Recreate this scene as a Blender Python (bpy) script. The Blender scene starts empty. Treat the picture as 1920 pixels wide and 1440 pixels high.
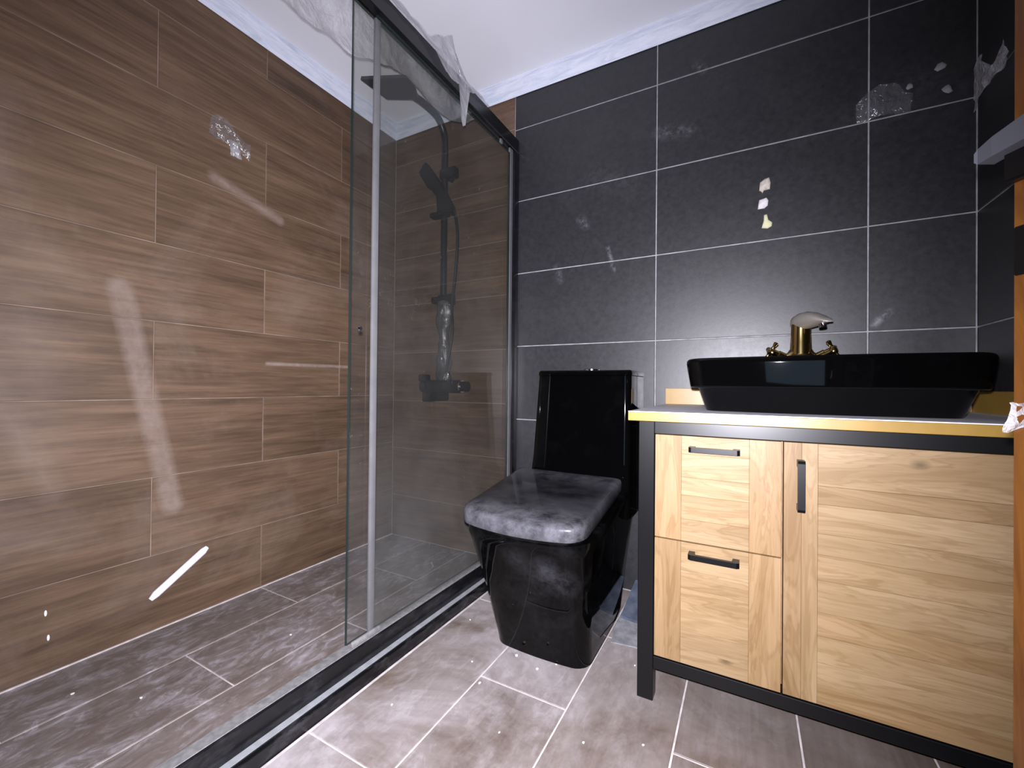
import bpy, bmesh, math, random
from mathutils import Vector, Matrix, noise
random.seed(7)
S = bpy.context.scene
C = S.collection
# ------------------------------------------------------------------ camera
F, YAW, PITCH, ROLL, H = 796.711, 0.50498, 0.00633, 0.00969, 0.80638
L, D, XR = 1.6864, 1.71494, 0.578          # left wall at x=-L, back wall at y=D, right wall at x=XR
YF, ZC = -0.80, 2.210                      # front wall (behind the camera), ceiling
fw = Vector((-math.sin(YAW)*math.cos(PITCH), math.cos(YAW)*math.cos(PITCH), math.sin(PITCH)))
r0 = Vector((math.cos(YAW), math.sin(YAW), 0)); u0 = r0.cross(fw)
rt = r0*math.cos(ROLL)+u0*math.sin(ROLL); up = -r0*math.sin(ROLL)+u0*math.cos(ROLL)
cd = bpy.data.cameras.new('camera'); cam = bpy.data.objects.new('camera', cd); C.objects.link(cam)
cd.sensor_width = 36; cd.lens = F*36/1920; cd.clip_start = 0.01
cam.matrix_world = Matrix(((rt.x, up.x, -fw.x, 0), (rt.y, up.y, -fw.y, 0), (rt.z, up.z, -fw.z, H), (0, 0, 0, 1)))
S.camera = cam
# ------------------------------------------------------------------ world, lights, exposure
W = bpy.data.worlds.new('world'); S.world = W; W.use_nodes = True
W.node_tree.nodes['Background'].inputs[0].default_value = (0.8, 0.85, 1, 1)
W.node_tree.nodes['Background'].inputs[1].default_value = 0.06
ld = bpy.data.lights.new('phone_flash', 'SPOT'); fl = bpy.data.objects.new('phone_flash', ld); C.objects.link(fl)
ld.energy = 300; ld.spot_size = math.radians(144); ld.spot_blend = 1.0; ld.shadow_soft_size = 0.008; ld.color = (0.98, 0.955, 1.06)
fd = Vector((-0.58, 0.80, -0.12)).normalized()
fl.location = (-0.006, 0.0, H+0.032); fl.rotation_euler = fd.to_track_quat('-Z', 'Y').to_euler()
S.view_settings.view_transform = 'Standard'; S.view_settings.look = 'None'
S.view_settings.gamma = 1; S.view_settings.exposure = 0.0; S.view_settings.use_curve_mapping = False

# ------------------------------------------------------------------ material helpers
class NT:
    def __init__(s, name):
        s.m = bpy.data.materials.new(name); s.m.use_nodes = True; s.t = s.m.node_tree; s.t.nodes.clear()
        s.out = s.n('ShaderNodeOutputMaterial')
    def n(s, typ, **kw):
        nd = s.t.nodes.new(typ)
        for k, v in kw.items(): setattr(nd, k, v)
        return nd
    def put(s, sock, v):
        if isinstance(v, bpy.types.NodeSocket): s.t.links.new(v, sock)
        elif isinstance(v, tuple) and len(v) == 3 and sock.type == 'RGBA': sock.default_value = (*v, 1)
        else: sock.default_value = v
    def math(s, op, a, b=0.0, c=None, clamp=False):
        nd = s.n('ShaderNodeMath', operation=op, use_clamp=clamp); s.put(nd.inputs[0], a); s.put(nd.inputs[1], b)
        if c is not None: s.put(nd.inputs[2], c)
        return nd.outputs[0]
    def vmath(s, op, a, b=(0, 0, 0), out=0):
        nd = s.n('ShaderNodeVectorMath', operation=op); s.put(nd.inputs[0], a); s.put(nd.inputs[1], b); return nd.outputs[out]
    def scale(s, v, k):
        nd = s.n('ShaderNodeVectorMath', operation='MULTIPLY'); s.put(nd.inputs[0], v); s.put(nd.inputs[1], k); return nd.outputs[0]
    def noise(s, vec, sc, detail=4, rough=.55, dist=0, out=0):
        nd = s.n('ShaderNodeTexNoise'); s.put(nd.inputs['Vector'], vec); nd.inputs['Scale'].default_value = sc
        nd.inputs['Detail'].default_value = detail; nd.inputs['Roughness'].default_value = rough; nd.inputs['Distortion'].default_value = dist
        return nd.outputs[out]
    def ramp(s, f, stops):
        nd = s.n('ShaderNodeValToRGB'); s.put(nd.inputs[0], f); e = nd.color_ramp.elements
        while len(e) < len(stops): e.new(.5)
        for el, (p, c) in zip(e, stops):
            el.position = p; el.color = (c, c, c, 1) if isinstance(c, (int, float)) else (*c, 1)
        return nd.outputs[0]
    def mix(s, f, a, b, mode='MIX'):
        nd = s.n('ShaderNodeMix', data_type='RGBA', blend_type=mode); s.put(nd.inputs[0], f)
        s.put(nd.inputs[6], a); s.put(nd.inputs[7], b); return nd.outputs[2]
    def pos(s): return s.n('ShaderNodeNewGeometry').outputs['Position']
    def obj(s): return s.n('ShaderNodeTexCoord').outputs['Object']
    def rnd(s): return s.n('ShaderNodeObjectInfo').outputs['Random']
    def bump(s, h, st=.3, d=.01):
        nd = s.n('ShaderNodeBump'); nd.inputs['Strength'].default_value = st; nd.inputs['Distance'].default_value = d
        s.put(nd.inputs['Height'], h); return nd.outputs[0]
    def bsdf(s, col, rough=.5, metal=0.0, spec=.5, normal=None, coat=0.0, coat_r=.05):
        b = s.n('ShaderNodeBsdfPrincipled'); s.put(b.inputs['Base Color'], col); s.put(b.inputs['Roughness'], rough)
        s.put(b.inputs['Metallic'], metal); s.put(b.inputs['Specular IOR Level'], spec)
        b.inputs['Coat Weight'].default_value = coat; b.inputs['Coat Roughness'].default_value = coat_r
        if normal is not None: s.put(b.inputs['Normal'], normal)
        return b.outputs[0]
    def done(s, sh): s.t.links.new(sh, s.out.inputs[0]); return s.m
    def seg(s, p, a, b, w, soft):
        """1 inside a soft capsule between a and b (world points), 0 outside"""
        a, b = Vector(a), Vector(b); d = b-a
        ap = s.vmath('SUBTRACT', p, tuple(a))
        t = s.math('MULTIPLY', s.vmath('DOT_PRODUCT', ap, tuple(d), out=1), 1/d.length_squared, clamp=True)
        nd = s.n('ShaderNodeVectorMath', operation='SCALE'); nd.inputs[0].default_value = tuple(d); s.put(nd.inputs['Scale'], t)
        dist = s.vmath('LENGTH', s.vmath('SUBTRACT', ap, nd.outputs[0]), out=1)
        nd = s.n('ShaderNodeMapRange'); s.put(nd.inputs[0], dist); nd.inputs[1].default_value = w+soft; nd.inputs[2].default_value = max(w-soft, 0)
        nd.inputs[3].default_value = 0; nd.inputs[4].default_value = 1
        return nd.outputs[0]
def plain(name, col, rough=.5, metal=0.0, spec=.5, var=0.0, sc=20):
    t = NT(name)
    c = col
    if var: c = t.mix(t.ramp(t.noise(t.obj(), sc, 5), [(.35, 0.0), (.7, 1.0)]), tuple(x*(1-var) for x in col), tuple(min(1, x*(1+var)) for x in col))
    return t.done(t.bsdf(c, rough, metal, spec))

# wood-look porcelain: local x runs along the plank
def wood_tile(name, dark, mid, light, dust_col, dust_amt, rough, smears=(), dust_scale=3.0, dust_lo=.4, dust_hi=.75, fine=0.0, spec=.35, zone=None):
    t = NT(name); o = t.obj(); r = t.rnd(); p = t.pos()
    off = t.n('ShaderNodeCombineXYZ'); t.put(off.inputs[0], t.math('MULTIPLY', r, 37.0)); t.put(off.inputs[1], t.math('MULTIPLY', r, 91.0)); t.put(off.inputs[2], t.math('MULTIPLY', r, 13.0))
    v = t.vmath('ADD', o, off.outputs[0])
    g1 = t.noise(t.scale(v, (2.0, 20, 1)), 1.0, 7, .68, .5)
    g2 = t.noise(t.scale(v, (5, 95, 1)), 1.0, 4, .6)
    g3 = t.noise(t.scale(v, (1.2, 4.5, 1)), 1.7, 3, .5)
    f = t.math('ADD', t.math('MULTIPLY', g1, .48), t.math('ADD', t.math('MULTIPLY', g2, .30), t.math('MULTIPLY', g3, .22)))
    f = t.math('ADD', f, t.math('MULTIPLY', t.math('SUBTRACT', r, .5), .07))
    col = t.ramp(f, [(.36, dark), (.5, mid), (.64, light)])
    dn = t.noise(p, dust_scale, 6, .68, .4)
    df = t.math('MULTIPLY', t.ramp(dn, [(dust_lo, 0.0), (dust_hi, 1.0)]), dust_amt)
    if fine:
        dn2 = t.noise(t.scale(p, (1.0, .45, 1)), 26, 5, .7, 1.2)
        df = t.math('ADD', df, t.math('MULTIPLY', t.math('MULTIPLY', t.ramp(dn2, [(.48, 0.0), (.68, 1.0)]), t.ramp(dn, [(dust_lo-.1, .15), (dust_hi-.1, 1.0)])), fine), clamp=True)
    if zone: df = t.math('MULTIPLY', df, t.math('MULTIPLY_ADD', t.seg(p, *zone), .8, .2))
    for (a, b, w, so, amt) in smears:
        sm = t.math('MULTIPLY', t.seg(p, a, b, w, so), t.ramp(t.noise(p, 22, 5, .7), [(.25, .35), (.6, 1.0)]))
        df = t.math('ADD', df, t.math('MULTIPLY', sm, amt), clamp=True)
    col = t.mix(df, col, dust_col)
    rg = t.math('ADD', rough, t.math('MULTIPLY', df, .25))
    return t.done(t.bsdf(col, rg, 0, spec, t.bump(t.math('ADD', g1, t.math('MULTIPLY', g2, .6)), .12, .003)))

def black_tile():
    t = NT('matt_black_tile'); p = t.pos(); r = t.rnd()
    n1 = t.noise(p, 55, 6, .7); n2 = t.noise(p, 4, 4, .6)
    col = t.mix(t.ramp(n1, [(.3, 0.0), (.75, 1.0)]), (.0115, .0115, .0135), (.022, .022, .0255))
    col = t.mix(t.math('MULTIPLY', t.ramp(n2, [(.55, 0.0), (.8, 1.0)]), .12), col, (.07, .07, .075))
    sm = None
    for (a, b, w, so, amt) in [((-.505, D, 1.385), (-.478, D, 1.285), .006, .006, .5), ((-.30, D, 1.80), (-.20, D, 1.775), .018, .02, .35),
                               ((-.56, D, 1.69), (-.43, D, 1.63), .04, .05, .08), ((-.62, D, 1.52), (-.6, D, 1.49), .012, .015, .4),
                               ((-.73, D, 1.33), (-.71, D, 1.27), .01, .012, .3), ((.30, D, 1.66), (.42, D, 1.70), .05, .05, .08), ((.42, D, 1.76), (.56, D, 1.72), .06, .05, .05),
                               ((.35, D, 1.015), (.385, D, 1.05), .008, .008, .7), ((-.17, D, 2.02), (-.15, D, 1.99), .01, .012, .35)]:
        s_ = t.math('MULTIPLY', t.math('MULTIPLY', t.seg(p, a, b, w, so), t.ramp(t.noise(p, 38, 6, .75, .1), [(.42, 0.0), (.72, 1.0)])), amt*.7)
        sm = s_ if sm is None else t.math('ADD', sm, s_, clamp=True)
    col = t.mix(sm, col, (.42, .42, .45))
    return t.done(t.bsdf(col, t.math('ADD', .36, t.math('MULTIPLY', n1, .12)), 0, .62, t.bump(n1, .08, .002)))

LX = -L
M = {}
M['wall_wood'] = wood_tile('brown_wood_porcelain', (.052, .032, .020), (.100, .061, .037), (.155, .098, .060), (.25, .195, .165), .5, .5,
    smears=[((LX, .557, 1.10), (LX, .700, .40), .028, .012, .55), ((LX, 1.015, .889), (LX, 1.42, .894), .006, .004, .9),
            ((LX, .812, 1.555), (LX, 1.06, 1.48), .012, .014, .8), ((LX, .30, .80), (LX, .42, .50), .02, .02, .22), ((LX, .36, 1.0), (LX, .4, .6), .03, .04, .12)], dust_lo=.5, dust_hi=.9, dust_scale=2.2)
M['floor_wood'] = wood_tile('dusty_floor_porcelain', (.080, .058, .044), (.108, .081, .063), (.142, .110, .088), (.36, .33, .335), .9, .5, dust_scale=2.3, dust_lo=.36, dust_hi=.64, fine=.30, zone=((-.85, .4, 0), (-.66, 1.3, 0), .45, .38))
M['shower_floor'] = wood_tile('shower_floor_porcelain', (.098, .076, .065), (.132, .106, .094), (.17, .14, .127), (.42, .39, .42), .4, .45, dust_scale=5, dust_lo=.45, dust_hi=.8, fine=.9)
M['black_tile'] = black_tile()
M['grout_brown'] = plain('sandy_grout', (.19, .138, .105), .9, var=.3, sc=9)
M['grout_mid'] = plain('pale_brown_grout', (.23, .175, .14), .9)
M['grout_grey'] = plain('pale_grey_grout', (.27, .265, .28), .9, var=.25, sc=30)
M['grout_floor'] = plain('dusty_floor_grout', (.52, .47, .46), .9, var=.2, sc=30)
M['ceiling'] = plain('white_ceiling_paint', (.78, .79, .86), .85, var=.03, sc=2)
def cornice_mat():
    t = NT('streaky_cornice_paint'); p = t.pos()
    n = t.noise(t.scale(p, (1, 1, 9)), 7, 6, .7, .8)
    return t.done(t.bsdf(t.mix(t.ramp(n, [(.42, 0.0), (.66, 1.0)]), (.66, .69, .80), (.47, .53, .64)), .7))
M['cornice'] = cornice_mat()
def frame_mat(name, dusty):
    t = NT(name); p = t.pos(); n = t.noise(t.scale(p, (1, .35, 1)), 30, 6, .7)
    f = t.math('MULTIPLY', t.ramp(n, [(.5, 0.0), (.75, 1.0)]), dusty)
    return t.done(t.bsdf(t.mix(f, (.004, .004, .005), (.35, .35, .38)), t.math('ADD', .22, t.math('MULTIPLY', f, .4)), 0, .5))
M['frame'] = frame_mat('black_powder_coat', .015)
M['rail'] = frame_mat('dusty_black_rail', .06)
M['curb'] = frame_mat('black_stone_curb', .10)
M['vanity_frame'] = plain('satin_black_steel', (.0025, .0025, .003), .33, spec=.35)
M['ledge'] = plain('dust_on_curb_ledge', (.24, .25, .265), .8, var=.15, sc=40)
M['seal'] = plain('grey_clear_seal', (.11, .11, .115), .35, var=.1, sc=15)
M['silicone'] = plain('dirty_white_silicone', (.17, .167, .168), .6, var=.25, sc=60)
def glass_mat():
    t = NT('dusty_clear_glass'); p = t.pos()
    tr = t.n('ShaderNodeBsdfTransparent'); t.put(tr.inputs[0], (.885, .89, .88))
    gl = t.n('ShaderNodeBsdfGlossy'); gl.inputs['Roughness'].default_value = .03; t.put(gl.inputs[0], (1, 1, 1))
    df = t.n('ShaderNodeBsdfDiffuse'); t.put(df.inputs[0], (.55, .56, .58))
    fr = t.n('ShaderNodeFresnel'); fr.inputs[0].default_value = 1.35
    m1 = t.n('ShaderNodeMixShader'); t.put(m1.inputs[0], t.math('MULTIPLY', t.math('MULTIPLY', fr.outputs[0], .8), t.math('SUBTRACT', 1.0, t.n('ShaderNodeNewGeometry').outputs['Backfacing']))); t.t.links.new(tr.outputs[0], m1.inputs[1]); t.t.links.new(gl.outputs[0], m1.inputs[2])
    d1 = t.ramp(t.noise(p, 2.6, 6, .65, .5), [(.3, .004), (.75, .015)])
    d2 = t.ramp(t.noise(t.scale(p, (1, 1, .55)), 60, 4, .7, 1.5), [(.66, 0.0), (.74, .25)])
    sp = t.math('MULTIPLY', d2, t.ramp(t.noise(p, 5, 2), [(.5, 0.0), (.68, 1.0)]))
    m2 = t.n('ShaderNodeMixShader'); zz = t.n('ShaderNodeSeparateXYZ'); t.put(zz.inputs[0], p); low = t.n('ShaderNodeMapRange'); t.put(low.inputs[0], zz.outputs[2]); low.inputs[1].default_value = .75; low.inputs[2].default_value = .1; low.inputs[3].default_value = 0; low.inputs[4].default_value = .022
    t.put(m2.inputs[0], t.math('ADD', t.math('ADD', d1, t.math('MULTIPLY', low.outputs[0], t.ramp(t.noise(p, 7, 5, .6), [(.3, .4), (.65, 1.3)]))), sp)); t.t.links.new(m1.outputs[0], m2.inputs[1]); t.t.links.new(df.outputs[0], m2.inputs[2])
    return t.done(m2.outputs[0])
M['glass'] = glass_mat()
M['glass_edge'] = plain('dark_green_glass_edge', (.012, .022, .020), .12, spec=.7)
def film(name, whit, tint=(.93, .93, .95), sc=26, lo=.30):
    t = NT(name); p = t.obj()
    b = t.bump(t.noise(p, sc, 4, .55, 1.2), .6, .02)
    tr = t.n('ShaderNodeBsdfTransparent'); t.put(tr.inputs[0], tint)
    gl = t.n('ShaderNodeBsdfGlossy'); gl.inputs['Roughness'].default_value = .16; t.put(gl.inputs['Normal'], b)
    df = t.n('ShaderNodeBsdfDiffuse'); t.put(df.inputs[0], (.92, .92, .97)); t.put(df.inputs['Normal'], b)
    tl = t.n('ShaderNodeBsdfTranslucent'); t.put(tl.inputs[0], (.92, .92, .97))
    mm = t.n('ShaderNodeMixShader'); mm.inputs[0].default_value = .4; t.t.links.new(df.outputs[0], mm.inputs[1]); t.t.links.new(tl.outputs[0], mm.inputs[2])
    m1 = t.n('ShaderNodeMixShader'); t.put(m1.inputs[0], t.ramp(t.noise(p, sc*.5, 6, .75, 1.5), [(lo, whit*.55), (lo+.35, min(1, whit*1.5))])); t.t.links.new(tr.outputs[0], m1.inputs[1]); t.t.links.new(mm.outputs[0], m1.inputs[2])
    m2 = t.n('ShaderNodeMixShader'); m2.inputs[0].default_value = .10; t.t.links.new(m1.outputs[0], m2.inputs[1]); t.t.links.new(gl.outputs[0], m2.inputs[2])
    return t.done(m2.outputs[0])
M['film'] = film('cloudy_plastic_film', .36, sc=16)
M['scrap'] = film('crumpled_clear_film', .48, sc=45, lo=.34)
M['wrap'] = film('thin_clear_wrap', .08, sc=30)
M['shower_black'] = plain('matt_black_brassware', (.007, .0075, .009), .35)
def ceramic(name, dust, sc=6, lo=.45, hi=.7, spots=(), spec=.34):
    t = NT(name); p = t.pos()
    n = t.noise(t.scale(p, (1, 1.6, 1)), sc, 8, .62, .15)
    f = t.math('MULTIPLY', t.ramp(n, [(lo, 0.0), (hi, 1.0)]), dust)
    for (a, b, w, so, amt) in spots:
        f = t.math('ADD', f, t.math('MULTIPLY', t.math('MULTIPLY', t.seg(p, a, b, w, so), t.ramp(t.noise(p, 20, 8, .72, .2), [(.35, 0.0), (.62, 1.0)])), amt), clamp=True)
    return t.done(t.bsdf(t.mix(f, (.0009, .0009, .001), (.30, .30, .34)), t.math('ADD', .035, t.math('MULTIPLY', f, .9), clamp=True), 0, spec))
M['ceramic'] = ceramic('gloss_black_ceramic', .004, 9, .55, .8)
M['bowl'] = ceramic('dusty_gloss_black_ceramic', .022, 9, .5, .8, [((-.47, 1.05, .30), (-.43, 1.06, .27), .03, .03, .10), ((-.56, 1.05, .33), (-.50, 1.06, .24), .02, .03, .04)], .18)
M['lid'] = ceramic('dust_covered_black_lid', .17, 5.0, .25, .80, [((-.70, 1.04, .42), (-.40, 1.04, .42), .055, .05, .28), ((-.72, 1.40, .47), (-.40, 1.40, .49), .05, .05, .2), ((-.395, 1.10, .44), (-.405, 1.20, .45), .010, .006, .35)])
M['chrome'] = plain('chrome', (.75, .75, .77), .12, 1.0)
M['gold'] = plain('polished_gold', (.66, .48, .20), .14, 1.0)
M['gold_grey'] = plain('greyish_gold', (.34, .31, .28), .42, .55)  # greyer, rougher gold used on the spout
M['yellow'] = plain('ochre_yellow_laminate', (.27, .165, .034), .35, var=.06, sc=25)
def top_mat():
    t = NT('pale_dusty_laminate'); n = t.noise(t.pos(), 14, 6, .7)
    return t.done(t.bsdf(t.mix(t.ramp(n, [(.35, 0.0), (.7, 1.0)]), (.66, .66, .72), (.82, .82, .87)), .5))
M['top'] = top_mat()
def pine(name, base, dark, light):
    t = NT(name); r = t.rnd(); o = t.obj()
    off = t.n('ShaderNodeCombineXYZ'); t.put(off.inputs[0], t.math('MULTIPLY', r, 53.0)); t.put(off.inputs[1], t.math('MULTIPLY', r, 17.0)); t.put(off.inputs[2], t.math('MULTIPLY', r, 7.0))
    v = t.vmath('ADD', o, off.outputs[0])
    g = t.noise(t.scale(v, (2.4, 15, 6)), 1, 4, .55, .8); g2 = t.noise(t.scale(v, (7, 190, 20)), 1, 3, .6)
    ring = t.math('SINE', t.math('MULTIPLY', g, 62.0))
    ring = t.ramp(t.math('MULTIPLY_ADD', ring, .5, .5), [(.55, 0.0), (.98, 1.0)])
    f = t.math('SUBTRACT', t.math('ADD', t.math('MULTIPLY', g, .75), t.math('MULTIPLY', g2, .25)), t.math('MULTIPLY', ring, .095))
    col = t.ramp(f, [(.36, dark), (.5, base), (.64, light)])
    vo = t.n('ShaderNodeTexVoronoi'); t.put(vo.inputs['Vector'], t.scale(v, (1, 1.7, 1))); vo.inputs['Scale'].default_value = 4.2
    col = t.mix(t.ramp(vo.outputs['Distance'], [(.015, .8), (.045, .45), (.085, 0.0)]), col, tuple(x*.42 for x in dark))
    tint = t.ramp(r, [(0, .84), (1, 1.0)])
    col = t.mix(1.0, col, tint, 'MULTIPLY')
    return t.done(t.bsdf(col, .5, 0, .3, t.bump(g2, .06, .002)))
M['pine'] = pine('knotty_pine', (.235, .150, .071), (.188, .112, .048), (.285, .188, .098))
M['pine2'] = pine('pale_knotty_pine', (.268, .180, .092), (.213, .135, .062), (.315, .224, .124))
def door_mat():
    t = NT('orange_varnished_door_wood'); o = t.obj()
    g = t.noise(t.scale(o, (30, 8, 2.2)), 1, 6, .65, 1.4)
    return t.done(t.bsdf(t.ramp(g, [(.3, (.030, .009, .0025)), (.5, (.080, .029, .006)), (.7, (.145, .058, .010))]), .3, 0, .45))
M['door'] = door_mat()
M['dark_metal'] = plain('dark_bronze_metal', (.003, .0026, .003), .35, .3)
M['steel'] = plain('brushed_grey_steel', (.12, .125, .15), .42, .6)
M['putty'] = plain('off_white_putty', (.62, .60, .62), .8, var=.15, sc=80)
M['putty_warm'] = plain('cream_putty', (.48, .44, .38), .8, var=.25, sc=70)
M['putty_yellow'] = plain('yellowish_putty', (.58, .58, .36), .7)
M['white'] = plain('lilac_white', (.80, .78, .88), .5)
M['mortar'] = plain('grey_mortar', (.20, .20, .215), .9, var=.3, sc=30)
M['crumb'] = plain('white_plaster_crumb', (.75, .72, .70), .9)
M['slate'] = plain('dusty_slate_tile', (.085, .10, .14), .6, var=.35, sc=18)
M['wall_plain'] = plain('dark_painted_wall', (.03, .03, .034), .6)
M['hall'] = plain('cream_hall_paint', (.4, .38, .35), .8)
wt = NT('added_blue_glow'); em = wt.n('ShaderNodeEmission'); wt.put(em.inputs[0], (.42, .62, .85)); em.inputs[1].default_value = 1.1  # added emitter, gives the pale blue reflection on the basin front
M['added_glow'] = wt.done(em.outputs[0])

# ------------------------------------------------------------------ mesh helpers
def link(name, me, mat=None, parent=None):
    o = bpy.data.objects.new(name, me); C.objects.link(o)
    if me is not None and mat is not None and not me.materials: me.materials.append(mat)
    if parent is not None: o.parent = parent
    return o
def empty(name, loc=(0, 0, 0)):
    o = bpy.data.objects.new(name, None); C.objects.link(o); o.location = loc; o.empty_display_size = .05; return o
def tag(o, label, cat, group=None):
    o['label'] = label; o['category'] = cat
    if group: o['group'] = group
    return o
def struct(o): o['kind'] = 'structure'; return o
def mesh_from(bm, name, smooth=None):
    bmesh.ops.recalc_face_normals(bm, faces=bm.faces[:])
    me = bpy.data.meshes.new(name); bm.to_mesh(me); bm.free()
    if smooth is not None:
        for p in me.polygons: p.use_smooth = True
        me.set_sharp_from_angle(angle=math.radians(smooth))
    return me
def child(name, bm, mat, parent, smooth=35):
    """mesh in world coordinates, re-based to its own centre, parented under an Empty or mesh"""
    vs = [v.co for v in bm.verts]
    c = Vector([(min(v[i] for v in vs)+max(v[i] for v in vs))/2 for i in range(3)])
    for v in bm.verts: v.co -= c
    o = link(name, mesh_from(bm, name, smooth), mat, None)
    o.location = c
    if parent is not None:
        o.parent = parent; bpy.context.view_layer.update() if False else None
        o.location = c-world_loc(parent)
    return o
def world_loc(o):
    v = Vector(o.location)
    while o.parent: o = o.parent; v += Vector(o.location)
    return v
def box(bm, x0, x1, y0, y1, z0, z1, bev=0.0, seg=1):
    r = bmesh.ops.create_cube(bm, size=1); vs = r['verts']
    for v in vs: v.co = Vector((x0+(v.co.x+.5)*(x1-x0), y0+(v.co.y+.5)*(y1-y0), z0+(v.co.z+.5)*(z1-z0)))
    if bev:
        es = list({e for v in vs for e in v.link_edges})
        bmesh.ops.bevel(bm, geom=es, offset=bev, segments=seg, affect='EDGES', profile=.5)
    return bm
def B(*a, **k): return box(bmesh.new(), *a, **k)
def tube(pts, rad, n=12, bm=None, cap=True):
    bm = bm or bmesh.new(); pts = [Vector(p) for p in pts]; rings = []
    rads = rad if isinstance(rad, (list, tuple)) else [rad]*len(pts)
    up_ = None
    for i, p in enumerate(pts):
        t = (pts[min(i+1, len(pts)-1)]-pts[max(i-1, 0)]).normalized()
        if up_ is None:
            up_ = Vector((0, 0, 1)) if abs(t.z) < .9 else Vector((1, 0, 0))
        a = (up_-t*up_.dot(t)).normalized(); up_ = a; b = t.cross(a)
        rings.append([bm.verts.new(p+(a*math.cos(q)+b*math.sin(q))*rads[i]) for q in [2*math.pi*k/n for k in range(n)]])
    for A, Bq in zip(rings, rings[1:]):
        for k in range(n): bm.faces.new((A[k], A[(k+1) % n], Bq[(k+1) % n], Bq[k]))
    if cap: bm.faces.new(rings[0][::-1]); bm.faces.new(rings[-1])
    return bm
def bez(pts, n=8):
    """Catmull-Rom through the points"""
    P = [Vector(p) for p in pts]; out = []
    for i in range(len(P)-1):
        a, b, c, d = P[max(i-1, 0)], P[i], P[i+1], P[min(i+2, len(P)-1)]
        for k in range(n):
            t = k/n
            out.append(.5*((2*b)+(c-a)*t+(2*a-5*b+4*c-d)*t*t+(3*b-a-3*c+d)*t**3))
    return out+[P[-1]]
def rrect(x0, x1, y0, y1, r, n=6, bow=0.0, rb=None):
    """rounded rectangle outline; bow pushes the y0 side outward"""
    pts = []
    rb = r if rb is None else rb
    for cx, cy, a0, q in ((x1-r, y0+r, -90, r), (x1-rb, y1-rb, 0, rb), (x0+rb, y1-rb, 90, rb), (x0+r, y0+r, 180, r)):
        for k in range(n+1):
            a = math.radians(a0+90*k/n); pts.append((cx+q*math.cos(a), cy+q*math.sin(a)))
    m = 8
    pts += [(x0+r+(x1-x0-2*r)*k/m, y0) for k in range(1, m)]
    mx, hw = (x0+x1)/2, (x1-x0)/2; my = y0+(y1-y0)*.5
    return [(x, y-bow*(1-((x-mx)/hw)**2)*max(0, (my-y)/(my-y0))) for x, y in pts]
def loft(secs, bm=None, cap0=True, cap1=True):
    bm = bm or bmesh.new()
    R = [[bm.verts.new(p) for p in s] for s in secs]; n = len(R[0])
    for A, Bq in zip(R, R[1:]):
        for k in range(n): bm.faces.new((A[k], A[(k+1) % n], Bq[(k+1) % n], Bq[k]))
    if cap0: bm.faces.new(R[0][::-1])
    if cap1: bm.faces.new(R[-1])
    return bm
def prism(poly, axis, a, b, bev=0.0):
    """extrude a 2-D polygon along an axis between a and b"""
    bm = bmesh.new()
    f = {'x': lambda u, v, w: (w, u, v), 'y': lambda u, v, w: (u, w, v), 'z': lambda u, v, w: (u, v, w)}[axis]
    loft([[f(u, v, a) for u, v in poly], [f(u, v, b) for u, v in poly]], bm)
    if bev: bmesh.ops.bevel(bm, geom=bm.edges[:], offset=bev, segments=2, affect='EDGES')
    return bm
def sheet(fn, nu, nv, amp=.004, sc=14, seed=0):
    """crumpled film: fn(u,v) -> world point"""
    bm = bmesh.new(); g = []
    for i in range(nu+1):
        row = []
        for j in range(nv+1):
            p = Vector(fn(i/nu, j/nv)); q = p*sc+Vector((seed, seed*1.7, 0))
            d = Vector((noise.noise(q), noise.noise(q+Vector((31, 7, 3))), noise.noise(q+Vector((5, 61, 9)))))
            d += .5*Vector((noise.noise(q*2.7), noise.noise(q*2.7+Vector((31, 7, 3))), noise.noise(q*2.7+Vector((5, 61, 9)))))
            row.append(bm.verts.new(p+d*amp))
        g.append(row)
    for i in range(nu):
        for j in range(nv): bm.faces.new((g[i][j], g[i+1][j], g[i+1][j+1], g[i][j+1]))
    return bm
def interp(tab, x):
    if x <= tab[0][0]: return tab[0][1]
    for (a, va), (b, vb) in zip(tab, tab[1:]):
        if x <= b: return va+(vb-va)*(x-a)/(b-a)
    return tab[-1][1]

# ------------------------------------------------------------------ tiles
TILE = {}
def tile_mesh(l, w, mat):
    k = (round(l, 4), round(w, 4), mat)
    if k not in TILE:
        bm = bmesh.new(); h, v, c = l/2, w/2, .0012
        def ring(i, z): return [bm.verts.new((sx*(h-i), sy*(v-i), z)) for sx, sy in ((-1, -1), (1, -1), (1, 1), (-1, 1))]
        R = [ring(0, -.007), ring(0, -c), ring(c, 0)]
        for A, Bq in zip(R, R[1:]):
            for q in range(4): bm.faces.new((A[q], A[(q+1) % 4], Bq[(q+1) % 4], Bq[q]))
        bm.faces.new(R[2])
        me = bpy.data.meshes.new('tile'); bm.to_mesh(me); bm.free(); me.materials.append(M[mat]); TILE[k] = me
    return TILE[k]
def tile(parent, org, ex, ey, a0, a1, b0, b1, mat, gap=.0045):
    """tile on the plane org + a*ex + b*ey, facing ex x ey"""
    ex, ey = Vector(ex), Vector(ey); n = ex.cross(ey)
    l, w = a1-a0-gap, b1-b0-gap
    if l < .006 or w < .006: return
    o = bpy.data.objects.new('tile', tile_mesh(l, w, mat)); C.objects.link(o)
    c = Vector(org)+ex*(a0+a1)/2+ey*(b0+b1)/2+n*random.uniform(-.0004, .0004)
    o.matrix_world = Matrix(((ex.x, ey.x, n.x, c.x), (ex.y, ey.y, n.y, c.y), (ex.z, ey.z, n.z, c.z), (0, 0, 0, 1)))
    o.parent = parent
def bands(lo, hi, cuts):
    c = [lo]+sorted(x for x in cuts if lo+.004 < x < hi-.004)+[hi]
    return list(zip(c, c[1:]))
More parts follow.
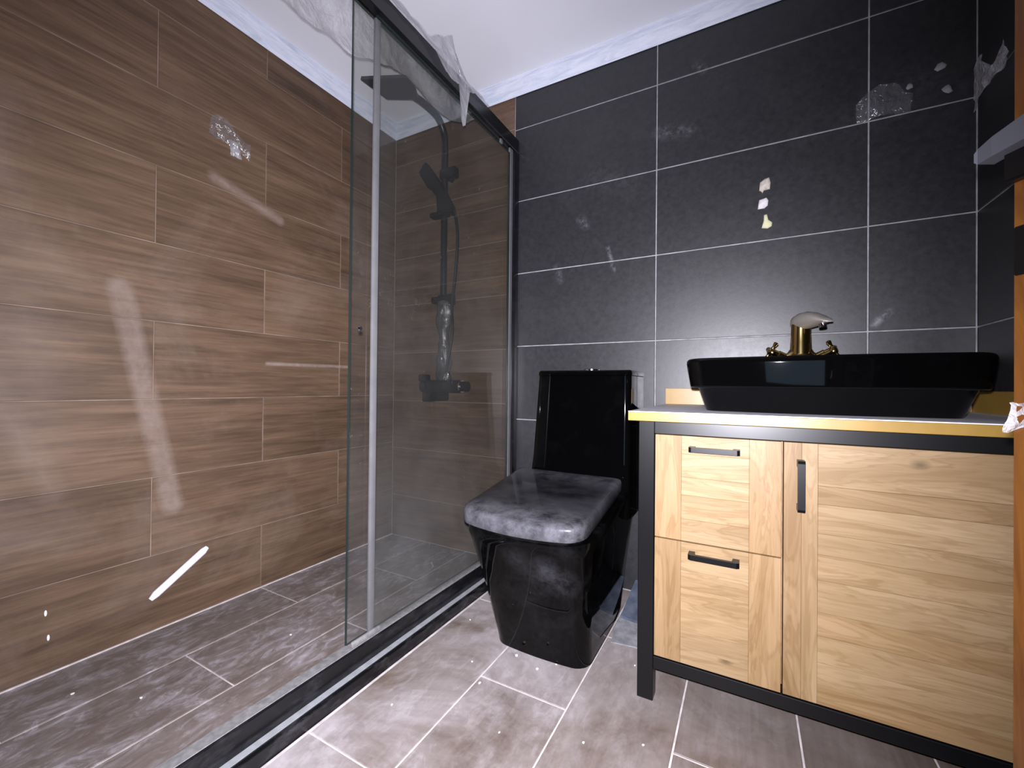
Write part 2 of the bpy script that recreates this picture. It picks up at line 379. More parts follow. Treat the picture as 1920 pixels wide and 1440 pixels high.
def slab(name, *a, mat):
    bm = B(*a); return struct(link(name, mesh_from(bm, name), M[mat]))
HW, ZW, LW = .25443, 1.77205, .71790
REC = .0022
# floor: grout bed plus planks
floor = slab('floor', -L-.06, XR+.06, YF-.06, D+.06, -.08, -REC, mat='grout_floor')
rows_ = [(-L, -1.453, 1.003, 'shower_floor'), (-1.453, -1.196, .644, 'shower_floor'), (-1.196, -.988, 1.003, 'shower_floor'),
         (-.886, -.645, .644, 'floor_wood'), (-.645, -.392, 1.003, 'floor_wood'), (-.392, -.140, .644, 'floor_wood'), (-.140, .112, 1.003, 'floor_wood'), (.112, .365, .644, 'floor_wood'), (.365, XR, 1.003, 'floor_wood')]
for x0, x1, j, mt in rows_:
    for a, b in bands(YF, D, [j+LW*k for k in range(-4, 4)]):
        tile(floor, (0, 0, 0), (0, 1, 0), (-1, 0, 0), a, b, -x1, -x0, mt)
# left wall
wl = slab('wall_left', -L-.08, -L-REC, YF-.06, D+.06, -.08, ZC+.02, mat='grout_brown')
zc = [ZW-HW*k for k in range(-2, 7)]
for i, (a, b) in enumerate(bands(0, ZC, zc)):
    j = 1.003 if i % 2 == 0 else .644
    for p, q in bands(YF, D, [j+LW*k for k in range(-4, 3)]):
        tile(wl, (-L, 0, 0), (0, 1, 0), (0, 0, 1), p, q, a, b, 'wall_wood', .0035)
child('grout_line', B(-L, -L+.005, YF, D, .0, .0035), M['grout_floor'], wl, None)
# back wall: wood in the shower, black tiles beyond
XB = -.945
wb = slab('wall_back', -L-.06, XR+.06, D+REC, D+.08, -.08, ZC+.02, mat='grout_grey')
child('grout_bed', B(-L, XB, D+.0018, D+.004, 0, ZC), M['grout_mid'], wb, None)
for i, (a, b) in enumerate(bands(0, ZC, [z-.028 for z in zc]+[ZW+HW*3])):
    tile(wb, (0, D, 0), (1, 0, 0), (0, 0, 1), -L, XB, a, b, 'wall_wood', .003)
zb = [1.99011-.333*k for k in range(-1, 6)]
for a, b in bands(0, ZC, zb):
    for p, q in bands(XB, XR, [-.3127, .333]):
        tile(wb, (0, D, 0), (1, 0, 0), (0, 0, 1), p, q, a, b, 'black_tile', .0042)
# right wall, with the doorway towards the front
wr = struct(link('wall_right', None))
wr.empty_display_size = .05
bm = B(XR+REC, XR+.1, .16, D+.06, -.08, ZC+.02); box(bm, XR+REC, XR+.1, YF-.06, .16, 2.06, ZC+.02); box(bm, XR+REC, XR+.1, YF-.06, -.58, -.08, 2.06)
bpy.data.objects.remove(wr); wr = struct(link('wall_right', mesh_from(bm, 'wall_right'), M['grout_grey']))
for a, b in bands(0, ZC, zb):
    for p, q in bands(-D, -.16, [-D+.40, -D+1.045]):
        tile(wr, (XR, 0, 0), (0, -1, 0), (0, 0, 1), p, q, a, b, 'black_tile', .0042)
# wall behind the camera plus an added glow panel for the basin's reflection
wf = slab('wall_front', -L-.06, XR+.06, YF-.1, YF, -.08, ZC+.02, mat='wall_plain')
cl = slab('ceiling', -L-.08, XR+.1, YF-.1, D+.08, ZC, ZC+.08, mat='ceiling')
glow_root = struct(empty('added_glow_1', (.10, YF, .48)))
child('glow_face', B(-.21, .41, YF, YF+.008, .52, 1.12), M['added_glow'], glow_root, None)
bm = bmesh.new()
for a in ((-.25, -.21, .48, 1.16), (.41, .45, .48, 1.16), (-.21, .41, .48, .52), (-.21, .41, 1.12, 1.16)): box(bm, a[0], a[1], YF, YF+.025, a[2], a[3])
child('added_glow_frame', bm, M['wall_plain'], glow_root, None)
# hall beyond the doorway
slab('hall_floor', XR+.06, 1.9, -1.2, .8, -.08, -.002, mat='hall')
slab('hall_wall', 1.9, 1.98, -1.2, .8, -.08, ZC, mat='hall')
# cornice
def cornice(name, pts_fn, a, b):
    prof = [(0, 2.146), (.004, 2.143), (.008, 2.157), (.012, 2.161), (.024, 2.184), (.028, 2.187), (.031, 2.195), (.037, 2.199), (.038, ZC+.004), (0, ZC+.004)]
    bm = loft([[pts_fn(d, z, a) for d, z in prof], [pts_fn(d, z, b) for d, z in prof]])
    return struct(link(name, mesh_from(bm, name, 30), M['cornice']))
cornice('trim_1', lambda d, z, t: (t, D-d, z), -L, XR)
cornice('trim_2', lambda d, z, t: (-L+d, t, z), YF, D)
cornice('trim_3', lambda d, z, t: (XR-d, t, z), YF, D)

# ------------------------------------------------------------------ shower enclosure
FX0, FX1 = -.958, -.920
curb = empty('shower_curb', (-.935, .4, 0))
child('curb_stone', B(-.986, -.889, YF, D-.0005, 0, .036, .0015), M['curb'], curb, None)
child('dust_line', B(-.9195, -.903, YF, D-.05, .0362, .0385), M['ledge'], curb, None)
tag(curb, 'low black stone curb under the shower screen', 'curb')
scr = empty('shower_screen', (-.945, .4, .036))
child('bottom_rail', B(FX0, FX1, YF, D-.045, .037, .092, .002), M['rail'], scr)
child('top_rail', B(FX0, FX1, YF, D-.005, 1.874, 1.934, .002), M['frame'], scr)
child('wall_post', B(FX0, FX1, D-.045, D-.001, .037, 1.874, .003, 2), M['frame'], scr)
def glass(name, x, y0, y1, z0, z1):
    bm = B(x-.004, x+.004, y0, y1, z0, z1)
    me_o = child(name, bm, M['glass'], scr, None); me_o.data.materials.append(M['glass_edge'])
    for p in me_o.data.polygons:
        if abs(p.normal.x) < .5: p.material_index = 1
    return me_o
fg = glass('fixed_glass', -.938, .872, D-.046, .093, 1.873)
sg = glass('sliding_glass', -.9515, .800, D-.046, .098, 1.870)
child('edge_seal', B(-.9425, -.9335, .864, .884, .096, 1.86, .002, 2), M['seal'], fg)
child('gasket', B(-.9325, -.9285, D-.066, D-.046, .094, 1.872), M['seal'], fg, None)
child('silicone_bead', B(-.9565, -.925, YF, D-.05, .0922, .0945, .001), M['silicone'], scr, None)
child('guide_block', B(-.9335, -.925, .80, .90, .0948, .112, .003, 2), M['silicone'], scr)
child('glass_screw', tube([(-.9475, .832, .965), (-.9435, .832, .965)], [.007, .005], 12), M['chrome'], sg)
for y in (1.565, 1.645):
    child('roller_clip', B(-.934, -.926, y-.009, y+.009, 1.852, 1.870, .002, 2), M['seal'], scr)
tag(scr, 'sliding glass shower screen with black frame beside the toilet', 'shower screen')

# ------------------------------------------------------------------ shower column
RX, RY = -1.302, D-.062
sh = empty('shower_column', (RX, D, .75))
arm = bez([(RX, RY, 1.90), (RX, RY, 1.98), (RX, RY-.012, 2.045), (RX, RY-.06, 2.092), (RX, RY-.15, 2.100), (RX+.01, RY-.24, 2.082), (RX+.02, 1.33, 2.060)], 8)
child('riser_pipe', tube([(RX, RY, .80), (RX, RY, 1.22), (RX, RY, 1.90)], .0165, 14), M['shower_black'], sh)
child('curved_arm', tube(arm, .0165, 14), M['shower_black'], sh)
hd = [(-1.380, 1.200, 2.048), (-1.110, 1.200, 1.962), (-1.205, 1.345, 1.996), (-1.379, 1.345, 2.052)]
bm = loft([[Vector(p) for p in hd], [Vector(p)+Vector((.004, 0, .012)) for p in hd]])
hp = child('rain_head', bm, M['shower_black'], sh, None)
child('swivel', tube([(-1.277, 1.30, 2.028), (-1.278, 1.315, 2.066)], [.022, .016], 14), M['shower_black'], hp)
for z in (1.84, 1.226):
    b_ = child('wall_bracket', B(RX-.02, RX+.072 if z > 1.5 else RX+.06, RY-.018, RY+.02, z-.024, z+.024, .004, 2), M['shower_black'], sh)
    child('bracket_stem', tube([(RX, RY+.018, z), (RX, D, z)], .012, 12), M['shower_black'], b_)
child('lower_collar', B(RX-.064, RX+.02, RY-.02, RY+.018, 1.212, 1.244, .008, 2), M['shower_black'], sh)
sl = child('slider', B(RX-.072, RX+.03, RY-.03, RY+.018, 1.632, 1.658, .010, 3), M['shower_black'], sh)
hs = [(-1.372, 1.893), (-1.411, 1.851), (-1.395, 1.825), (-1.352, 1.760), (-1.328, 1.752), (-1.300, 1.712), (-1.294, 1.700), (-1.296, 1.632), (-1.215, 1.612), (-1.202, 1.622), (-1.210, 1.650), (-1.252, 1.722), (-1.296, 1.790)]
child('hand_shower', prism(hs, 'y', 1.585, 1.622, .004), M['shower_black'], sh)
hose = bez([(-1.207, 1.603, 1.625), (-1.190, 1.60, 1.58), (-1.188, 1.61, 1.48), (-1.215, 1.63, 1.32), (-1.232, 1.63, 1.18), (-1.228, 1.63, 1.06), (-1.252, 1.63, .93), (-1.268, 1.63, .84)], 6)
child('hose', tube(hose, .0075, 10), M['shower_black'], sh)
mx = child('mixer_body', B(-1.375, -1.175, 1.612, 1.665, .775, .835, .006, 2), M['shower_black'], sh)
child('control_knob', tube([(-1.375, 1.638, .805), (-1.412, 1.638, .805)], .030, 20), M['shower_black'], mx)
child('control_knob', tube([(-1.175, 1.638, .805), (-1.142, 1.638, .805)], .024, 20), M['shower_black'], mx)
child('chrome_ring', tube([(-1.178, 1.638, .805), (-1.172, 1.638, .805)], .030, 20), M['chrome'], mx)
child('diverter_knob', B(-1.412, -1.368, 1.60, 1.644, .83, .862, .006, 2), M['shower_black'], mx)
child('bath_spout', B(-1.300, -1.250, 1.50, 1.64, .738, .776, .006, 2), M['shower_black'], mx)
child('wall_inlet', tube([(-1.34, 1.66, .805), (-1.34, D, .805)], .016, 12), M['chrome'], mx)
child('wall_inlet', tube([(-1.21, 1.66, .805), (-1.21, D, .805)], .016, 12), M['chrome'], mx)
tag(sh, 'black shower column with rain head, hand shower and mixer', 'shower')
wr_ = sheet(lambda u, v: (RX+.012+.034*math.cos(6.283*u)*(1+.25*math.sin(9*v)), RY-.006+.028*math.sin(6.283*u), .81+.40*v), 16, 26, .010, 20, 3)
tag(child('plastic_wrap', wr_, M['wrap'], None), 'clear plastic sleeve left on the lower shower pipe', 'plastic wrap')

# ------------------------------------------------------------------ plastic film over the rail
zin = [(.40, 1.735), (.52, 1.728), (.627, 1.722), (.70, 1.735), (.747, 1.746), (.811, 1.738), (.86, 1.752), (.894, 1.768), (.97, 1.800), (1.041, 1.830), (1.106, 1.822), (1.165, 1.80), (1.222, 1.790), (1.30, 1.815), (1.391, 1.860), (1.44, 1.90)]
zout = [(.40, 1.926), (1.03, 1.926), (1.09, 1.915), (1.15, 1.880), (1.20, 1.882), (1.235, 1.895), (1.244, 1.80), (1.252, 1.75), (1.275, 1.765), (1.292, 1.90), (1.35, 1.922), (1.44, 1.93)]
puff = [(.40, .030), (.95, .045), (1.06, .050), (1.10, .045), (1.15, .085), (1.185, .105), (1.224, .145), (1.245, .090), (1.275, .060), (1.30, .022), (1.36, .006), (1.44, .002)]
def drape(u, v):
    y = .40+1.04*u
    prof = [(-.972, interp(zin, y)), (-.970, 1.90), (-.964, 1.940), (-.940, 1.940+interp(puff, y)), (-.916, 1.939), (-.908, interp(zout, y))]
    acc = [0]
    for a, b in zip(prof, prof[1:]): acc.append(acc[-1]+math.hypot(a[0]-b[0], a[1]-b[1])+.02)
    s = v*acc[-1]
    for i in range(5):
        if s <= acc[i+1] or i == 4:
            f = (s-acc[i])/(acc[i+1]-acc[i]); x = prof[i][0]+(prof[i+1][0]-prof[i][0])*f; z = prof[i][1]+(prof[i+1][1]-prof[i][1])*f
            if i == 0: x -= .012*math.sin(math.pi*min(1, f+.2))*(1+math.sin(y*19))
            return (x, y, z)
ds = child('plastic_sheet', sheet(drape, 130, 34, .006, 15, 1), M['film'], None, 60)
tag(ds, 'cloudy plastic sheet draped over the shower top rail', 'plastic sheet')

# ------------------------------------------------------------------ toilet
TC = -.548
to = empty('toilet', (TC, 1.40, 0))
zr = lambda y: .392+(y-1.035)*.145
def sec(x0, x1, y0, y1, r, s, bow):
    return [(x, y, s*zr(y)) for x, y in rrect(x0, x1, y0, y1, r, 6, bow)]
bw = loft([sec(-.700, -.392, 1.165, 1.56, .045, 0, .012), sec(-.703, -.390, 1.160, 1.57, .048, .06, .013), sec(-.714, -.382, 1.125, 1.60, .05, .35, .018), sec(-.729, -.370, 1.090, 1.64, .05, .66, .022),
           sec(-.742, -.358, 1.062, 1.68, .05, .90, .026), sec(-.747, -.351, 1.052, 1.695, .05, .965, .028), sec(-.746, -.352, 1.053, 1.694, .05, 1.0, .028)])
child('bowl', bw, M['bowl'], to, 50)
st = loft([[(x, y, zr(y)+dz) for x, y in rrect(-.742+i, -.364-i, 1.046+i, 1.43, .05, 6, .028)] for i, dz in ((.004, .0005), (.001, .004), (.001, .010), (.006, .0115))])
child('seat', st, M['bowl'], to, 50)
ld_ = loft([[(x, y, zr(y)+dz) for x, y in rrect(-.750+i, -.362-i, 1.036+i, 1.425-i*.6, .042, 6, .030, .014)] for i, dz in ((.004, .012), (.0, .016), (.0, .044), (.002, .0505), (.006, .0545), (.016, .0562))])
child('lid', ld_, M['lid'], to, 60)
tk = loft([[(x, y, z) for x, y in rrect(x0, x1, y0, y1, .022, 5, 0)] for x0, x1, y0, y1, z in
           ((-.722, -.346, 1.445, 1.700, .36), (-.722, -.346, 1.445, 1.700, .47), (-.716, -.347, 1.455, 1.700, .55), (-.700, -.349, 1.468, 1.700, .848))])
child('tank', tk, M['ceramic'], to, 40)
tl = loft([[(x, y, z) for x, y in rrect(-.702+i, -.347-i, 1.466+i, 1.702-i*.5, .022, 5, 0)] for i, z in ((.003, .8485), (0, .851), (0, .862), (.004, .868))])
tlo = child('tank_lid', tl, M['ceramic'], to, 40)
child('flush_button', tube([(-.525, 1.585, .868), (-.525, 1.585, .876), (-.525, 1.585, .878)], [.030, .030, .027], 24), M['chrome'], tlo)
tag(to, 'glossy black one-piece toilet with dusty square lid', 'toilet')

# ------------------------------------------------------------------ vanity cabinet
VX0, VX1, VY = -.248, XR-.004, 1.140
va = empty('vanity_cabinet', (.16, 1.42, 0))
LG = .040
for x, y in ((VX0, VY), (VX0, D-.05), (VX1-LG, VY), (VX1-LG, D-.05)):
    child('leg', B(x, x+LG, y, y+LG, 0, .7205, .0015), M['vanity_frame'], va, None)
for y in (VY+.0005, D-.0495):
    child('top_rail', B(VX0+LG, VX1-LG, y, y+LG-.001, .689, .7203, .0012), M['vanity_frame'], va, None)
    child('bottom_rail', B(VX0+LG, VX1-LG, y, y+LG-.001, .085, .116, .0012), M['vanity_frame'], va, None)
child('side_panel', B(VX0+.010, VX0+.028, VY+LG, D-.05, .10, .70), M['pine'], va, None)
child('carcass', B(VX0+LG+.001, VX1-.012, VY+.042, D-.02, .117, .688), M['pine'], va, None)
YP0, YP1 = VY+.004, VY+.040
def board(name, x0, x1, z0, z1, mat, parent, vert=False, y0=None):
    """board with its grain along local x"""
    l, w = (z1-z0, x1-x0) if vert else (x1-x0, z1-z0)
    y0 = YP0+random.uniform(-.0002, .0002) if y0 is None else y0
    o = link(name, mesh_from(B(-l/2, l/2, -w/2, w/2, -(YP1-YP0)/2, (YP1-YP0)/2, .0005), name), M[mat], parent)
    c = Vector(((x0+x1)/2, y0+(YP1-YP0)/2, (z0+z1)/2))-world_loc(parent)
    ex, ey = (Vector((0, 0, 1)), Vector((-1, 0, 0))) if vert else (Vector((1, 0, 0)), Vector((0, 0, 1)))
    n = ex.cross(ey)
    o.matrix_local = Matrix(((ex.x, ey.x, n.x, c.x), (ex.y, ey.y, n.y, c.y), (ex.z, ey.z, n.z, c.z), (0, 0, 0, 1)))
    return o
def handle_h(x0, x1, z, parent):
    poly = [(x0, YP0), (x0, YP0-.026), (x0+.006, YP0-.030), (x1-.006, YP0-.030), (x1, YP0-.026), (x1, YP0), (x1-.014, YP0), (x1-.016, YP0-.020), (x0+.016, YP0-.020), (x0+.014, YP0)]
    child('handle', prism(poly, 'z', z-.006, z+.006), M['vanity_frame'], parent, None)
def handle_v(x, z0, z1, parent):
    poly = [(YP0, z0), (YP0-.026, z0), (YP0-.030, z0+.006), (YP0-.030, z1-.006), (YP0-.026, z1), (YP0, z1), (YP0, z1-.014), (YP0-.020, z1-.016), (YP0-.020, z0+.016), (YP0, z0+.014)]
    child('handle', prism(poly, 'x', x-.007, x+.007), M['vanity_frame'], parent, None)
DX0, DX1 = -.2065, .0700
for z0, z1, nz, hz in ((.4245, .6870, [.045, .058, .045, .060], .657), (.1185, .4215, [.07, .045, .055, .05, .045], .3965)):
    dr = empty('drawer', tuple(Vector((.0, VY+.02, z0))-Vector(va.location))); dr.parent = va
    board('stile', DX0, -.1432, z0, z1, 'pine', dr, True)
    board('stile', .0062, DX1, z0, z1, 'pine', dr, True)
    z = z1
    hs_ = nz+[z1-z0-sum(nz)]
    for h in hs_:
        board('plank', -.1430, .0060, z-h+.0002, z, 'pine2', dr); z -= h
    handle_h(-.124, -.013, hz, dr)
do = empty('cabinet_door', tuple(Vector((.3, VY+.02, .1185))-Vector(va.location))); do.parent = va
board('stile', .0745, .1080, .1185, .6870, 'pine', do, True)
board('stile', .1082, .1378, .1185, .6870, 'pine2', do, True)
board('stile', .5002, VX1-LG-.001, .1185, .6870, 'pine', do, True)
z = .6870
for h in (.092, .040, .064, .046, .056, .070, .052, .058, .048, .06):
    board('plank', .1380, .5000, max(.1185, z-h+.0003), z, 'pine2' if random.random() < .5 else 'pine', do); z -= h
handle_v(.1055, .538, .650, do)
tag(va, 'pine vanity cabinet with black steel frame and two drawers', 'cabinet')
# worktop
wk = empty('worktop', (.15, 1.42, .7215))
child('slab', B(-.272, XR-.0005, 1.122, D-.0005, .7215, .7440, .001), M['yellow'], wk, None)
child('surface_sheet', B(-.2715, XR-.001, 1.1225, D-.001, .7442, .7462), M['top'], wk, None)
child('backsplash', B(-.272, XR-.013, D-.0125, D-.0006, .7463, .806, .001), M['yellow'], wk, None)
child('side_splash', B(XR-.0125, XR-.0006, 1.125, D-.001, .7463, .806, .001), M['yellow'], wk, None)
child('tape_scrap', B(.030, .047, 1.1208, 1.1219, .733, .7375), M['white'], wk, None)
tag(wk, 'yellow-edged worktop with pale dusty surface and splash strip', 'worktop')

# ------------------------------------------------------------------ basin
bs = empty('vessel_basin', (.15, 1.45, .7463))
bc = [(-.098, .418, 1.272, 1.590, .7464, .035), (-.100, .420, 1.270, 1.592, .750, .036), (-.117, .436, 1.248, 1.625, .8070, .04), (-.118, .437, 1.247, 1.626, .8085, .04), (-.133, .444, 1.2205, 1.655, .8085, .045), (-.135, .446, 1.2172, 1.657, .8105, .046), (-.136, .447, 1.2160, 1.658, .8135, .047),
      (-.1365, .4475, 1.2158, 1.6585, .8155, .047), (-.1455, .4555, 1.2128, 1.6675, .870, .05), (-.146, .456, 1.2126, 1.668, .8725, .05), (-.1455, .4555, 1.2132, 1.667, .879, .05), (-.143, .453, 1.2155, 1.665, .8835, .049), (-.139, .449, 1.2195, 1.661, .886, .048), (-.132, .442, 1.227, 1.654, .886, .045)]
bsec = [[(x, y, z) for x, y in rrect(x0, x1, y0, y1, r, 7, .030)] for x0, x1, y0, y1, z, r in bc]
bi = [(-.126, .436, 1.233, 1.505, .884, .045), (-.120, .430, 1.240, 1.498, .872, .05), (-.085, .395, 1.262, 1.470, .79, .06), (-.05, .36, 1.295, 1.44, .775, .06)]
bsec += [[(x, y, z) for x, y in rrect(x0, x1, y0, y1, r, 7, .026)] for x0, x1, y0, y1, z, r in bi]
child('bowl', loft(bsec), M['ceramic'], bs, 40)
child('drain', tube([(.155, 1.37, .7752), (.155, 1.37, .779)], [.024, .022], 20), M['gold'], bs)
tag(bs, 'long black ceramic vessel basin on the worktop', 'basin')
# ------------------------------------------------------------------ faucet
FXc, FYc, FZ = .140, 1.525, .886
fa = empty('faucet', (FXc, FYc, FZ))
base = loft([[(FXc+a*math.cos(q), FYc+b*math.sin(q), z) for q in [2*math.pi*k/28 for k in range(28)]] for a, b, z in ((.064, .028, FZ), (.064, .028, FZ+.006), (.055, .026, FZ+.016), (.034, .024, FZ+.030), (.028, .023, FZ+.040))])
child('base', base, M['gold'], fa, 50)
def ringpts(c, t, ra, rb, n=22):
    t = Vector(t).normalized(); s = t.cross(Vector((0, 0, 1))) if abs(t.z) < .98 else Vector((1, -.0, 0)); s.normalize(); q = s.cross(t)
    return [Vector(c)+s*ra*math.cos(a)+q*rb*math.sin(a) for a in [2*math.pi*k/n for k in range(n)]]
sd = Vector((.50, -.866, 0)).normalized(); o_ = Vector((FXc, FYc, 0))
col = [(0, FZ+.025, .0285), (0, FZ+.06, .0265), (.0, FZ+.095, .0255), (.002, FZ+.118, .0255)]
secs = []
for off, z, r in col:
    secs.append([Vector((FXc, FYc, z))+sd*off+sd*r*math.cos(a)+Vector((-sd.y, sd.x, 0))*r*math.sin(a) for a in [2*math.pi*k/22 for k in range(22)]])
child('column', loft(secs), M['gold'], fa, 60)
side = Vector((-sd.y, sd.x, 0))
def spsec(d, ztop, zbot, w):
    c = o_+sd*d; pts = []
    for k in range(22):
        a = 2*math.pi*k/22; pts.append(c+side*w*math.cos(a)+Vector((0, 0, (ztop+zbot)/2+(ztop-zbot)/2*math.sin(a))))
    return pts
sp = loft([spsec(d, FZ+zt, FZ+zb_, w) for d, zt, zb_, w in ((-.0255, .122, .110, .008), (-.022, .132, .104, .018), (-.010, .143, .100, .0255), (.008, .148, .098, .028), (.03, .148, .098, .0285), (.055, .142, .100, .027), (.078, .132, .103, .024), (.098, .120, .106, .019), (.112, .110, .105, .010))])
child('spout', sp, M['gold_grey'], fa, 60)
child('aerator', tube([o_+sd*.086+Vector((0, 0, FZ+.104)), o_+sd*.088+Vector((0, 0, FZ+.092))], .0095, 14), M['chrome'], fa)
for s_ in (-1, 1):
    p0 = Vector((FXc+s_*.040, FYc-.004, FZ+.016)); dv = Vector((s_*.84, -.30, .44)).normalized()
    ho = child('valve_stem', tube([p0, p0+dv*.022, p0+dv*.023, p0+dv*.036], [.0125, .0125, .010, .010], 14), M['gold'], fa)
    c = p0+dv*.044
    child('cross_handle', tube([c-dv*.008, c-dv*.004, c+dv*.004, c+dv*.008], [.008, .0115, .0115, .007], 14), M['gold'], ho, 50)
    a = dv.cross(Vector((0, 1, .2))).normalized(); b = dv.cross(a)
    for w in (a, -a, b, -b):
        child('handle_arm', tube([c+w*.007, c+w*.016, c+w*.022, c+w*.028, c+w*.030], [.0055, .0042, .006, .0068, .003], 10), M['gold'], ho, 50)
tag(fa, 'polished gold two-handle faucet on the black basin', 'faucet')

# ------------------------------------------------------------------ door leaf at the right edge
E0 = Vector((.2510, .660, 0)); HG = Vector((.535, .100, 0)); tv = (E0-HG).normalized(); nv = Vector((-tv.y, tv.x, 0))   # nv faces the camera side
if nv.dot(-E0) < 0: nv = -nv
dl = struct(empty('door_1', tuple((E0+HG)/2)))
def dpt(a, d, z): return E0-tv*a+nv*d+Vector((0, 0, z))      # a: distance from the free edge, d: towards the camera
def dbox(a0, a1, d0, d1, z0, z1, bev=0):
    bm = bmesh.new()
    loft([[dpt(a0, d0, z0), dpt(a1, d0, z0), dpt(a1, d1, z0), dpt(a0, d1, z0)], [dpt(a0, d0, z1), dpt(a1, d0, z1), dpt(a1, d1, z1), dpt(a0, d1, z1)]], bm)
    if bev: bmesh.ops.bevel(bm, geom=bm.edges[:], offset=bev, segments=2, affect='EDGES')
    return bm
wid = (E0-HG).length
child('leaf', dbox(0, wid, -.04, 0, .012, 2.035), M['door'], dl, None)
for z0, z1 in ((.20, .86), (1.12, 1.9)):
    child('raised_panel', dbox(.11, wid-.11, .0, .008, z0, z1, .003), M['door'], dl, None)
child('lock_plate', dbox(.0025, .05, .0, .004, .930, .982, .001), M['dark_metal'], dl, None)
rs = child('lever_shade_plate', dbox(-.0005, .055, .0, .012, 1.030, 1.085, .002), M['dark_metal'], dl, None)  # dark block behind the lever, standing in for the lever's shadow
lev = loft([[dpt(a, d, z) for a, d, z in ((a0, dd, zb_), (a0, dd+.018, zb_), (a0, dd+.018, zt), (a0, dd, zt))] for a0, dd, zb_, zt in ((-.020, .004, 1.063, 1.073), (-.017, .003, 1.060, 1.077), (.0, .006, 1.060, 1.081), (.04, .010, 1.060, 1.086))])
child('lever', lev, M['steel'], rs, None)
tag(dl, 'orange varnished wooden door at the right edge', 'door')
tape = sheet(lambda u, v: dpt(-.004+.05*u, .004, .765+.030*v+.008*u), 10, 8, .006, 40, 9)
tag(child('tape_scrap', tape, M['scrap'], None, 60), 'clear tape scrap stuck to the orange wooden door', 'tape')

# ------------------------------------------------------------------ scraps, putty and debris
def patch(pl, c, pts, t, mat, name, label, cat, group=None, dome=.6):
    """thin irregular lump on a wall: pl 'b' back wall, 'l' left wall, 'f' floor"""
    cx, cy = c
    f = {'b': lambda a, b, h: (a, D-h-.0005, b), 'l': lambda a, b, h: (-L+h+.0005, a, b), 'f': lambda a, b, h: (a, b, h+.0005)}[pl]
    rings = [[f(cx+px*k, cy+py*k, h) for px, py in pts] for k, h in ((1.0, 0), (.96, t*.6), (dome, t))]
    o = child(name, loft(rings), mat, None, 60)
    return tag(o, label, cat, group)
def outline(seq, c): return [(x-c[0], y-c[1]) for x, y in seq]
c = (.046, 1.515)
patch('b', c, outline([(.034, 1.500), (.040, 1.497), (.044, 1.489), (.048, 1.499), (.066, 1.500), (.068, 1.522), (.064, 1.541), (.050, 1.538), (.036, 1.528)], c), .006, M['putty_warm'], 'putty_blob', 'cream putty lump, topmost of three on black wall tiles', 'putty', 'putty lumps on the black wall')
c = (.047, 1.453)
patch('b', c, outline([(.030, 1.436), (.050, 1.436), (.060, 1.444), (.062, 1.462), (.056, 1.472), (.048, 1.470), (.034, 1.467)], c), .006, M['putty'], 'putty_blob', 'white putty lump, middle of three on black wall tiles', 'putty', 'putty lumps on the black wall')
c = (.054, 1.383)
patch('b', c, outline([(.042, 1.368), (.060, 1.364), (.072, 1.370), (.074, 1.382), (.062, 1.394), (.058, 1.414), (.049, 1.413), (.048, 1.392)], c), .006, M['putty_yellow'], 'putty_blob', 'yellowish putty lump, lowest of three on black wall tiles', 'putty', 'putty lumps on the black wall')
for (x, z, r, q) in ((.500, 1.772, .014, 'near the corner'), (.515, 1.698, .013, 'above the tile joint'), (.430, 1.735, .009, 'left of the others')):
    pts = [(r*random.uniform(.6, 1.15)*math.cos(a), r*random.uniform(.6, 1.15)*math.sin(a)) for a in [2*math.pi*k/9 for k in range(9)]]
    patch('b', (x, z), pts, .003, M['mortar'], 'glue_spot', {'near the corner': 'dried grey glue spot on black tiles, upper one near corner', 'above the tile joint': 'dried grey glue spot on black tiles just above tile joint', 'left of the others': 'smallest dried grey glue spot on the black tiles'}[q], 'glue spot', 'glue spots on the black wall')
# film scraps on the walls
def scrap(name, fn, nu, nv, amp, seed, label, mat='scrap', sc=38): return tag(child(name, sheet(fn, nu, nv, amp, sc, seed), M[mat], None, 60), label, 'plastic scrap')
scrap('plastic_scrap', lambda u, v: (XR-.012-.010*math.sin(3.1*u), 1.695-.165*u, 1.600+.07*u-.05*u*u+(.110-.05*u+.03*math.sin(7*u))*v), 16, 10, .007, 4, 'crumpled clear plastic scrap on black wall beside the orange door')
scrap('plastic_scrap', lambda u, v: (-L+.010+.012*math.sin(3*u*v), .795+.135*u, 1.700-.035*u+(.065+.02*math.sin(6*u))*v), 14, 10, .008, 6, 'crumpled clear plastic scrap stuck on the brown wood wall', 'wrap')
scrap('plastic_scrap', lambda u, v: (-L+.010, .868+.036*u-.01*v, 1.655+.055*v), 6, 8, .005, 8, 'small white plastic flap on the brown wood wall', 'scrap')
scrap('plastic_scrap', lambda u, v: (.30+.13*u, D-.010-.008*math.sin(3.1*u), 1.655+.035*u*0+(.10-.18*(u-.5)**2)*v), 14, 10, .008, 11, 'thin clear plastic scrap on black tiles near the right corner', 'wrap')
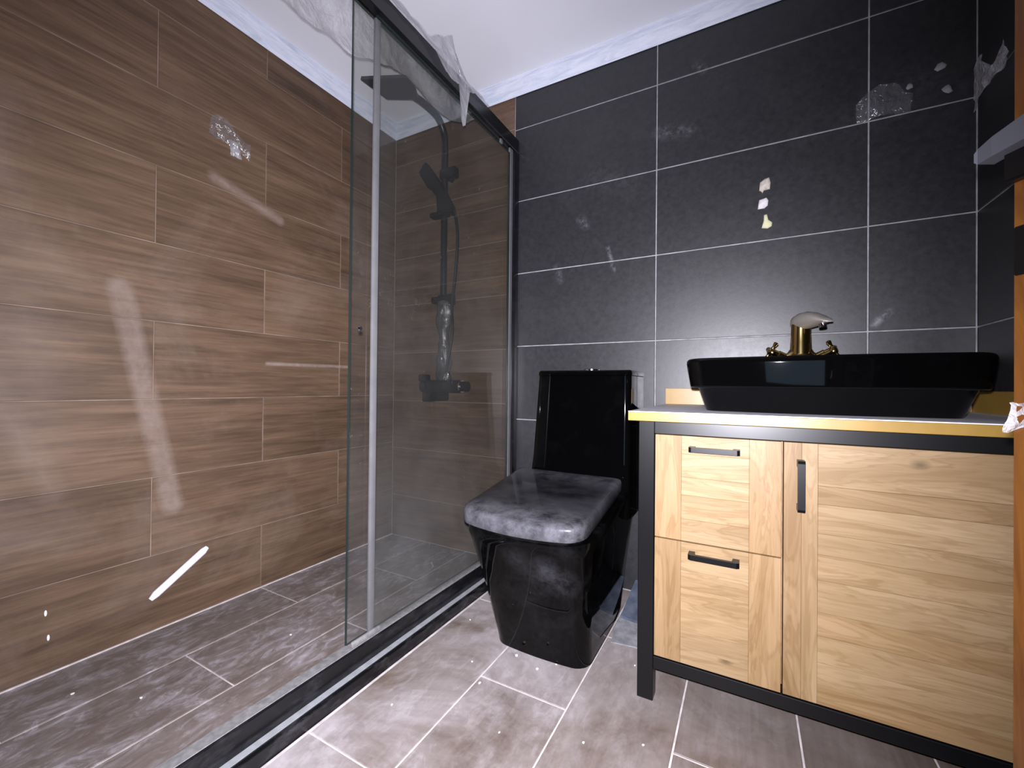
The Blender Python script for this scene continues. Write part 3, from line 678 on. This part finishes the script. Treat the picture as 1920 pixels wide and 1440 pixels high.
# white stick on the left wall
rod = tube([(-L+.0125, .640, .110), (-L+.0125, .655, .122), (-L+.0125, .790, .216), (-L+.0125, .803, .226)], [.007, .012, .012, .007], 12)
tag(child('white_stick', rod, M['white'], None), 'short white stick slanting on the brown wall', 'stick')
for (y, z, lbl) in ((.409, .170, 'upper tiny white plaster fleck low on brown wall'), (.415, .100, 'lower tiny white plaster fleck on brown wall')):
    patch('l', (y, z), [(.003*math.cos(a), .009*math.sin(a)) for a in [k*.7854 for k in range(8)]], .002, M['crumb'], 'plaster_fleck', lbl, 'fleck', 'plaster flecks on the brown wall')
# mortar patch and loose tile between toilet and vanity
mp = [(-.372, 1.335), (-.300, 1.345), (-.20, 1.33), (-.05, 1.36), (-.05, 1.60), (-.385, 1.62), (-.388, 1.46)]
o = prism(mp, 'z', .0006, .004)
tag(child('mortar_patch', o, M['mortar'], None, None), 'grey mortar patch on floor between toilet and vanity', 'mortar')
lt = bmesh.new()
loft([[(-.380, 1.487, .0045), (-.258, 1.472, .0045), (-.258, 1.7115, .034), (-.380, 1.7115, .034)], [(-.380, 1.484, .0145), (-.258, 1.469, .0145), (-.258, 1.710, .050), (-.380, 1.710, .050)]], lt)
tag(child('loose_tile', lt, M['slate'], None, None), 'loose slate-grey tile tilted against the wall behind the vanity leg', 'tile')
# plaster crumbs
cm = None
for (x, y, r) in ((-.83, 1.22, .004), (-.60, 1.128, .005), (-.52, 1.105, .004), (-.48, 1.15, .003), (-.63, .975, .005), (-.50, .86, .003), (-.28, 1.26, .003), (-.20, .99, .0035), (-.32, .93, .003), (.0, 1.02, .004), (.03, 1.03, .004), (-.78, .80, .003), (-.70, 1.04, .003), (.07, .98, .003), (-1.35, .50, .005), (-1.52, .42, .005), (-1.28, .86, .004)):
    if cm is None:
        bm = bmesh.new(); bmesh.ops.create_icosphere(bm, subdivisions=1, radius=1)
        for v in bm.verts: v.co *= random.uniform(.7, 1.1); v.co.z *= .6
        cm = mesh_from(bm, 'plaster_crumb')
    o = link('plaster_crumb', cm, M['crumb']); o.scale = (r, r*random.uniform(.7, 1.2), r); o.rotation_euler.z = random.uniform(0, 6); o.location = (x, y, r*.45)
    tag(o, 'tiny white plaster crumb on the shower floor inside the curb' if x < -1 else 'tiny white plaster crumb on the floor tiles outside the shower', 'crumb', 'plaster crumbs in the shower' if x < -1 else 'plaster crumbs on the room floor')
